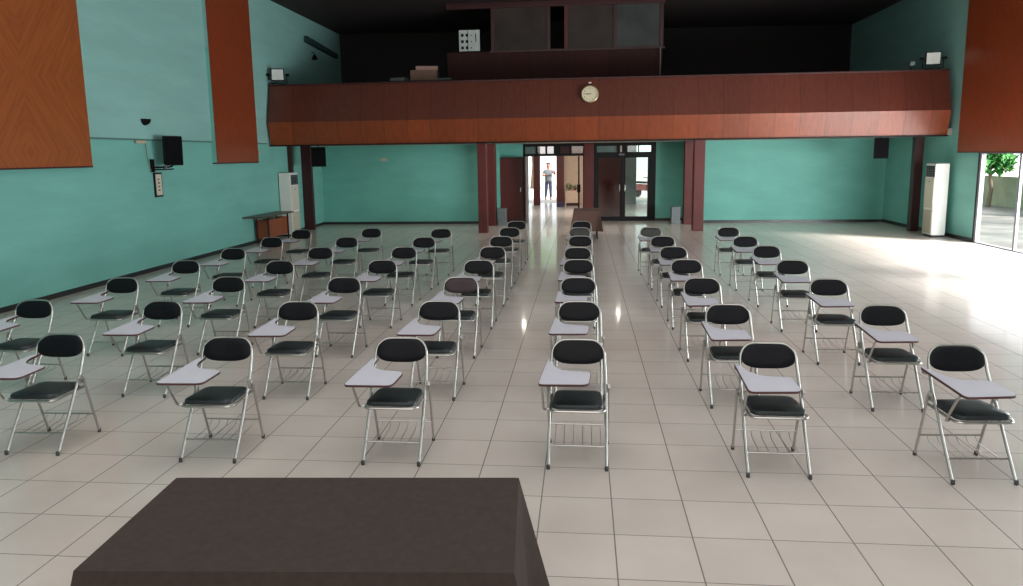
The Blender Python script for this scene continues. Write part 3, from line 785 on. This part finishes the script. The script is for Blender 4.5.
# ------------------------------------------------------------------ bins
def bin_(label, x, y):
    t = thing('waste_bin', label, 'bin', (x, y, 0))
    obj('bucket', prism(bmesh.new(), rrect(-.14, .14, -.12, .12, .03), 0, .50), M['grey'], t)
    obj('rim', prism(bmesh.new(), rrect(-.152, .152, -.132, .132, .035), .50, .53), M['grey'], t)
bin_('grey plastic bin left of the doorway, behind the left pillars', -2.46, 22.1)
bin_('grey plastic bin right of the glass doors, beside the right pillars', 2.84, 22.4)

# ------------------------------------------------------------------ clothed tables
def cloth_table(tl, cl, x0, x1, y0, y1, z, drop, mat, seed, rz):
    rnd = random.Random(seed)
    cx, cy = (x0+x1)/2, (y0+y1)/2; w, d = (x1-x0)/2, (y1-y0)/2
    t = thing('table', tl, 'table', (cx, cy, 0), rz)
    obj('table_top', B(-w+.012, w-.012, -d+.012, d-.012, z-.035, z-.006), M['desk_wood'], t)
    for sx in (-1, 1):
        for sy in (-1, 1): obj('leg', tube(bmesh.new(), [(sx*(w-.07), sy*(d-.07), z-.035), (sx*(w-.06), sy*(d-.06), 0)], .016, 8), M['black'], t)
    for sx in (-1, 1): obj('foot_bar', tube(bmesh.new(), [(sx*(w-.06), -d+.05, .05), (sx*(w-.06), d-.05, .05)], .014, 8), M['black'], t)
    # cloth: rounded outline, skirts with folds growing downward
    per = []
    r = .012
    def side(ax, ay, bx, by, n):
        for i in range(n): s_ = i/n; per.append((ax+(bx-ax)*s_, ay+(by-ay)*s_))
    nx = max(12, int(w*2/.03)); ny = max(12, int(d*2/.03))
    side(-w, -d, w, -d, nx); side(w, -d, w, d, ny); side(w, d, -w, d, nx); side(-w, d, -w, -d, ny)
    bm = bmesh.new(); rings = []
    ph = [rnd.uniform(0, 6) for _ in range(4)]
    NR = 9
    for k in range(NR):
        f = k/(NR-1); zz = z - drop*f; ring = []
        for i, (px, py) in enumerate(per):
            l = math.hypot(px/w, py/d)
            nrm = Vector((px if abs(abs(px)-w) < 1e-6 else 0, py if abs(abs(py)-d) < 1e-6 else 0)).normalized()
            corner = (abs(px)/w)**14*(abs(py)/d)**14
            u = (px+py)*9 if True else 0
            rip = math.sin(u*1.3+ph[0])*.5+math.sin(u*2.1+ph[1])*.3+math.sin(u*.6+ph[2])*.4
            off = .004 + f*(.012+.020*(rip+1)) + corner*f*.12
            ring.append(bm.verts.new((px+nrm.x*off, py+nrm.y*off, zz)))
        rings.append(ring)
    n = len(per)
    for a, b_ in zip(rings, rings[1:]):
        for i in range(n): bm.faces.new((a[i], b_[i], b_[(i+1) % n], a[(i+1) % n]))
    bm.faces.new(rings[0][::-1])
    o = obj('tablecloth', bm, mat, smooth=True, loc=(cx, cy, 0))
    o.rotation_euler = (0, 0, rz); tag(o, cl, 'tablecloth')
cloth_table('table hidden under the dark brown cloth in the foreground', 'dark brown cloth over the foreground table', -1.822, -.262, 2.26, 3.0, .72, .62, M['cloth'], 3, math.radians(3.7))
cloth_table('small table under the brown cloth in front of the entrance', 'brown cloth over the small table before the entrance', -.22, .44, 18.45, 19.45, .72, .52, M['cloth2'], 5, 0)

# ------------------------------------------------------------------ tablet-arm folding chair
# local frame: front feet at y=0, chair faces -Y
def tube_y(z):   # side profile of the main tube
    prof = [(0, 0), (.268, .17), (.42, .26), (.53, .335), (.655, .40), (.82, .452)]
    for (a, ya), (b_, yb) in zip(prof, prof[1:]):
        if z <= b_: return ya+(yb-ya)*(z-a)/(b_-a)
    return prof[-1][1]
def make_chair():
    t = thing('folding_chair', 'c', 'chair')
    ch, rb = M['chrome'], M['rubber']
    # main inverted-U tube
    side = [((.201 if z < .5 else .201-.009*(z-.5)/.2), tube_y(z), z) for z in (0.02, .268, .42, .53, .655, .70)]
    path = [Vector(p) for p in side]
    crn = []
    for k in range(1, 9):
        a = k/8*PI/2
        x = .192-.095*(1-math.cos(a)); z = .70+.105*math.sin(a)
        crn.append(Vector((x, tube_y(z)+.02*(1-(x/.2)**2), z)))
    mid = [Vector((x, tube_y(.805)+.02*(1-(x/.2)**2), .805)) for x in (.06, 0)]
    half = path+crn+mid
    full = half + [Vector((-p.x, p.y, p.z)) for p in reversed(half[:-1])]
    obj('main_frame', tube(bmesh.new(), full, .0102, 10), ch, t, True)
    for s in (-1, 1):
        obj('rear_leg', tube(bmesh.new(), [(s*.222, .322, .51), (s*.222, .335, .49), (s*.214, .465, .02)], .0095, 10), ch, t, True)
        obj('foot_cap', lathe(bmesh.new(), [(.011, 0), (.0135, .004), (.0125, .030), (.011, .032)], 10, c=(s*.201, .004, 0)), rb, t, True)
        obj('foot_cap', lathe(bmesh.new(), [(.011, 0), (.0135, .004), (.0125, .030), (.011, .032)], 10, c=(s*.2135, .468, 0)), rb, t, True)
        bm = bmesh.new(); box(bm, s*.211-.003, s*.211+.003, .285, .345, .455, .52, bev=.002)
        lathe(bm, [(.009, -.020), (.009, .020)], 8, 'X', (s*.213, .315, .495))
        obj('hinge_plate', bm, ch, t)
    # seat frame: U-shaped tube + rear links
    sp = fillet([(.188, .385, .410), (.188, .045, .405), (-.188, .045, .405), (-.188, .385, .410)], .05, 6)
    bm = tube(bmesh.new(), sp, .0105, 8)
    tube(bm, [(-.19, .36, .410), (.19, .36, .410)], .008, 8)
    obj('seat_frame', bm, ch, t, True)
    # seat cushion
    bm = bmesh.new(); rings = []
    for (ins, z) in ((.012, .414), (.0, .420), (.0, .440), (.006, .450), (.03, .457), (.09, .461)):
        o_ = rrect(-.180+ins, .180-ins, .045+ins, .395-ins, max(.012, .055-ins*.5), 5)
        rings.append([bm.verts.new((x*(1-.10*max(0, (y-.2)/.2)), y, z-.006*(y-.04)/.36)) for x, y in o_])
    n = len(rings[0])
    for a, b_ in zip(rings, rings[1:]):
        for i in range(n): bm.faces.new((a[i], a[(i+1) % n], b_[(i+1) % n], b_[i]))
    bm.faces.new(rings[0][::-1]); bm.faces.new(rings[-1])
    obj('seat', bm, M['seat_vinyl'], t, True)
    # backrest pad
    bm = bmesh.new(); rings = []
    K = 40
    for (sc, off) in ((.90, .020), (.985, .012), (1., .0), (.985, -.010), (.90, -.018), (.6, -.022), (.25, -.023)):
        ring = []
        for k in range(K):
            a = 2*PI*k/K; ca, sa = math.cos(a), math.sin(a)
            e = 2/2.9
            u = .186*sc*math.copysign(abs(ca)**e, ca); v = .083*(sc if sc > .9 else sc*.95)*math.copysign(abs(sa)**e, sa)
            if v > 0: u *= 1-.10*(v/.08)**2
            z = .722+v
            y = tube_y(z)+.016*(1-(u/.19)**2)-.002+off
            ring.append(bm.verts.new((u, y, z)))
        rings.append(ring)
    for a, b_ in zip(rings, rings[1:]):
        for i in range(K): bm.faces.new((a[i], a[(i+1) % K], b_[(i+1) % K], b_[i]))
    bm.faces.new(rings[0][::-1]); bm.faces.new(rings[-1])
    obj('backrest', bm, M['black_vinyl'], t, True)
    # book basket
    bm = bmesh.new()
    tube(bm, [(-.2, .092, .14), (.2, .092, .14)], .006, 8); tube(bm, [(-.215, .42, .172), (.215, .42, .172)], .007, 8)
    for k in range(6):
        x = -.165+k*.066
        tube(bm, fillet([(x, .42, .172), (x, .385, .132), (x, .12, .118), (x, .092, .14)], .03, 3), .0028, 5)
    obj('book_basket', bm, ch, t, True)
    # tablet, origin at its rear hinge
    def ol(pts, rr):
        q = [Vector((x, y, 0)) for x, y in pts]; n = len(q); out = []
        for i in range(n):
            a, b_, c = q[i-1], q[i], q[(i+1) % n]; r = min(rr[i], (a-b_).length*.45, (c-b_).length*.45)
            p0 = b_+(a-b_).normalized()*r; p1 = b_+(c-b_).normalized()*r
            for k in range(5):
                s = k/4; v = p0*(1-s)**2+b_*2*s*(1-s)+p1*s*s; out.append((v.x, v.y))
        return out
    hx, hy, hz = -.210, .42, .640
    pts = [(-.224, .45), (-.184, .45), (-.180, .29), (-.12, .185), (.085, .150), (.064, -.115), (-.270, -.12)]
    rr = [.02, .02, .06, .08, .05, .05, .04]
    out = [(x-hx, y-hy) for x, y in ol(pts, rr)]
    tb = obj('writing_tablet', prism(bmesh.new(), out, .006, .018), M['laminate'], t)
    tb.location = (hx, hy, hz)
    # edging band
    bm = bmesh.new(); n = len(out)
    cxm = sum(p[0] for p in out)/n; cym = sum(p[1] for p in out)/n
    oo = []
    for i in range(n):
        p, q = Vector(out[i-1]), Vector(out[(i+1) % n]); d = (q-p).normalized(); nn = Vector((d.y, -d.x))
        c = Vector(out[i]);
        oo.append((c+nn*.003, c-nn*.002))
    # pick outward sign by area
    A = sum(out[i-1][0]*out[i][1]-out[i][0]*out[i-1][1] for i in range(n))
    R4 = []
    for i in range(n):
        o1, i1 = oo[i]
        if A < 0: c = Vector(out[i]); o1, i1 = c+(c-o1), c+(c-i1)
        R4.append([bm.verts.new((o1.x, o1.y, .002)), bm.verts.new((o1.x, o1.y, .0165)), bm.verts.new((i1.x, i1.y, .0165)), bm.verts.new((i1.x, i1.y, .002))])
    for i in range(n):
        a, b_ = R4[i-1], R4[i]
        for k in range(4): bm.faces.new((a[k], b_[k], b_[(k+1) % 4], a[(k+1) % 4]))
    eb = obj('edge_band', bm, M['edge'], tb)
    obj('underside_board', prism(bmesh.new(), [(x*.97-.004, y*.985-.003) for x, y in out], .001, .0058), M['edge'], tb)
    tb.rotation_euler = (math.radians(3.0), 0, 0)
    obj('tablet_bracket', B(-.232, -.196, .385, .425, .622, .640, bev=.004), ch, t)
    obj('tablet_strut', tube(bmesh.new(), fillet([(-.19, .10, .408), (-.235, .085, .398), (-.238, -.045, .606), (-.20, -.02, .614)], .03, 5), .0085, 8), ch, t, True)
    return t

chair0 = make_chair()
used = [False]
def copy_chair(loc, rz, label, group, back=None, tilt=3.0, yaw=0.):
    if not used[0]: r = chair0; used[0] = True
    else:
        r = chair0.copy(); C.objects.link(r)
        for ch in list(chair0.children):
            c = ch.copy(); C.objects.link(c); c.parent = r
            for g in list(ch.children):
                d = g.copy(); C.objects.link(d); d.parent = c
    r.location = loc; r.rotation_euler = (0, 0, rz); r['label'] = label; r['group'] = group
    for c in r.children:
        if c.name.startswith('writing_tablet'): c.rotation_euler = (math.radians(tilt), 0, math.radians(yaw))
        if back and c.name.startswith('backrest'):
            if r is not chair0: c.data = c.data.copy()
            c.data.materials[0] = M[back]; c['label'] = {'maroon_vinyl': 'dark maroon backrest', 'olive_vinyl': 'faded charcoal backrest'}[back]
    return r

CH = [
    ('A', 2, -5.38, 6.037), ('A', 3, -5.318, 7.333), ('A', 4, -5.326, 8.71), ('A', 5, -5.296, 9.987),
    ('A', 6, -5.347, 11.459), ('A', 7, -5.322, 12.717), ('B', 1, -4.094, 4.73), ('B', 2, -4.036, 6.024),
    ('B', 3, -4.078, 7.419), ('B', 4, -4.011, 8.683), ('B', 5, -3.967, 10.079), ('B', 6, -4.011, 11.425),
    ('B', 7, -4.019, 12.91), ('C', 1, -2.705, 4.687), ('C', 2, -2.69, 6.036), ('C', 3, -2.713, 7.397),
    ('C', 4, -2.644, 8.749), ('C', 5, -2.695, 10.111), ('C', 6, -2.673, 11.391), ('C', 7, -2.653, 12.799),
    ('D', 1, -1.369, 4.723), ('D', 2, -1.363, 6.096), ('D', 3, -1.38, 7.435), ('D', 4, -1.357, 8.749),
    ('D', 5, -1.354, 10.129), ('D', 6, -1.379, 11.507), ('D', 7, -1.382, 12.953), ('D', 8, -1.362, 14.27),
    ('E', 1, -0.034, 4.733), ('E', 2, -0.035, 6.118), ('E', 3, -0.039, 7.434), ('E', 4, -0.049, 8.813),
    ('E', 5, -0.066, 10.031), ('E', 6, -0.035, 11.53), ('E', 7, -0.048, 12.898), ('E', 8, -0.014, 14.197),
    ('F', 1, 1.309, 4.691), ('F', 2, 1.3, 6.024), ('F', 3, 1.3, 7.426), ('F', 4, 1.314, 8.813),
    ('F', 5, 1.318, 10.105), ('F', 6, 1.305, 11.449), ('F', 7, 1.254, 12.899), ('G', 1, 2.622, 4.681),
    ('G', 2, 2.637, 6.023), ('G', 3, 2.617, 7.375), ('G', 4, 2.621, 8.751), ('G', 5, 2.676, 10.191),
    ('G', 6, 2.63, 11.413), ('G', 7, 2.649, 12.859)]
ordn = {1: 'leftmost', 2: 'second from left', 3: 'third from left', 4: 'fourth from left', 5: 'fifth from left', 6: 'sixth from left', 7: 'seventh from left', 8: 'rightmost'}
rown = {1: 'nearest row', 2: 'second row from front', 3: 'third row from front', 4: 'fourth row from front', 5: 'fifth row from front', 6: 'sixth row from front', 7: 'seventh row from front', 8: 'farthest short row'}
byrow = {}
for c, k, x, y in CH: byrow.setdefault(k, []).append((x, c, y))
for k in sorted(byrow):
    L_ = sorted(byrow[k])
    for i, (x, c, y) in enumerate(L_):
        pos = 'rightmost' if i == len(L_)-1 else ordn[i+1]
        back = {('D', 3): 'maroon_vinyl', ('F', 7): 'olive_vinyl', ('E', 7): 'olive_vinyl'}.get((c, k))
        nm = {'maroon_vinyl': 'folding chair with dark maroon back and writing tablet', 'olive_vinyl': 'folding chair with faded charcoal back and writing tablet'}.get(back, 'black folding chair with grey writing tablet')
        tilt = {'E': 1.0}.get(c, 2.5) + random.uniform(-1, 1)
        copy_chair((x+(.022 if c not in 'EFG' else (.0 if c != 'G' else -.02)), y-.012, 0), math.radians(3.0 if (c, k) == ('G', 1) else random.uniform(-1.2, 1.2)), '%s, %s, %s' % (nm, rown[k], pos), 'folding tablet chairs set out in rows', back, tilt, {'E': 2.2, 'F': 3.2, 'G': 3.2}.get(c, .3)+random.uniform(-.8, .8))

# ------------------------------------------------------------------ light
w = bpy.data.worlds.new('World'); bpy.context.scene.world = w; w.use_nodes = True
nt = w.node_tree; bg = nt.nodes['Background']
sky = nt.nodes.new('ShaderNodeTexSky'); sky.sky_type = 'NISHITA'; sky.sun_elevation = math.radians(38); sky.sun_rotation = math.radians(120); sky.sun_disc = False
sky.air_density = 1.0; sky.dust_density = 4.0; sky.ozone_density = 1.0
mixn = nt.nodes.new('ShaderNodeMix'); mixn.data_type = 'RGBA'; mixn.inputs['Factor'].default_value = .75
nt.links.new(sky.outputs[0], mixn.inputs[6]); mixn.inputs[7].default_value = (8.5, 9.0, 9.4, 1)
nt.links.new(mixn.outputs[2], bg.inputs['Color']); bg.inputs['Strength'].default_value = .30

def area(name, loc, target, sx, sy, power, color=(1, 1, 1), spread=180):
    l = bpy.data.lights.new(name, 'AREA'); l.shape = 'RECTANGLE'; l.size = sx; l.size_y = sy; l.energy = power; l.color = color
    l.spread = math.radians(spread)
    o = bpy.data.objects.new(name, l); C.objects.link(o); o.location = loc
    d = Vector(target)-Vector(loc); o.rotation_euler = d.to_track_quat('-Z', 'Y').to_euler()
    return o
def sun(d, s, ang, col=(1, .97, .92)):
    l = bpy.data.lights.new('sun', 'SUN'); l.energy = s; l.angle = math.radians(ang); l.color = col
    o = bpy.data.objects.new('sun', l); C.objects.link(o); o.rotation_euler = Vector(d).to_track_quat('-Z', 'Y').to_euler(); o.location = (30, 0, 30)
sun((-3.2, 2.2, -2.05), 22, 16)
area('door_daylight', (XR+.35, 12.4, 1.2), (4, 14.6, 0), 5.4, 1.9, 900, (.93, .97, 1))
area('door_daylight', (XR+.35, 6.4, 1.2), (0, 7.0, .4), 5.6, 1.9, 300, (.93, .97, 1))
area('ceiling_fill', (0, 6.5, ZC-.15), (0, 7.5, 0), 12, 14, 700, (1, .98, .96))  # added overhead fill below the closed ceiling
area('stage_fill', (0, -3.6, 4.2), (0, 12, 2.0), 10, 4, 320, (1, .98, .96))  # added soft fill from the stage end, no window behind it
area('underside_fill', (0.3, 20.9, 2.47), (0.3, 20.9, 0), 14, 2.4, 50, (1, .97, .93))  # extra fill added to brighten the walls under the balcony
area('lobby_fill', (0, 27.5, 2.85), (0, 28.5, 0), 5, 4, 260, (1, .95, .88))  # unseen fill added to lift the dark lobby

# ------------------------------------------------------------------ camera
cam = bpy.data.cameras.new('camera'); co = bpy.data.objects.new('camera', cam); C.objects.link(co)
r = Vector((0.9955361, 0.09340792, -0.01352165)); u = Vector((-8.24621760e-04, 1.51868781e-01, 9.88400320e-01)); f = Vector((-0.09437793, 0.98397705, -0.15126788))
mt = Matrix((r, u, -f)).transposed().to_4x4(); mt.translation = (0, 0, 2.16)
co.matrix_world = mt
cam.sensor_width = 36; cam.lens = 36*720.237/1023; cam.shift_x = -.00244; cam.shift_y = -.02736
cam.clip_end = 300
S = bpy.context.scene; S.camera = co
S.view_settings.view_transform = 'Standard'; S.view_settings.look = 'None'; S.view_settings.exposure = 0
S.cycles.use_denoising = True
S.cycles.max_bounces = 8; S.cycles.diffuse_bounces = 5; S.cycles.glossy_bounces = 4; S.cycles.transparent_max_bounces = 12
S.cycles.sample_clamp_indirect = 6
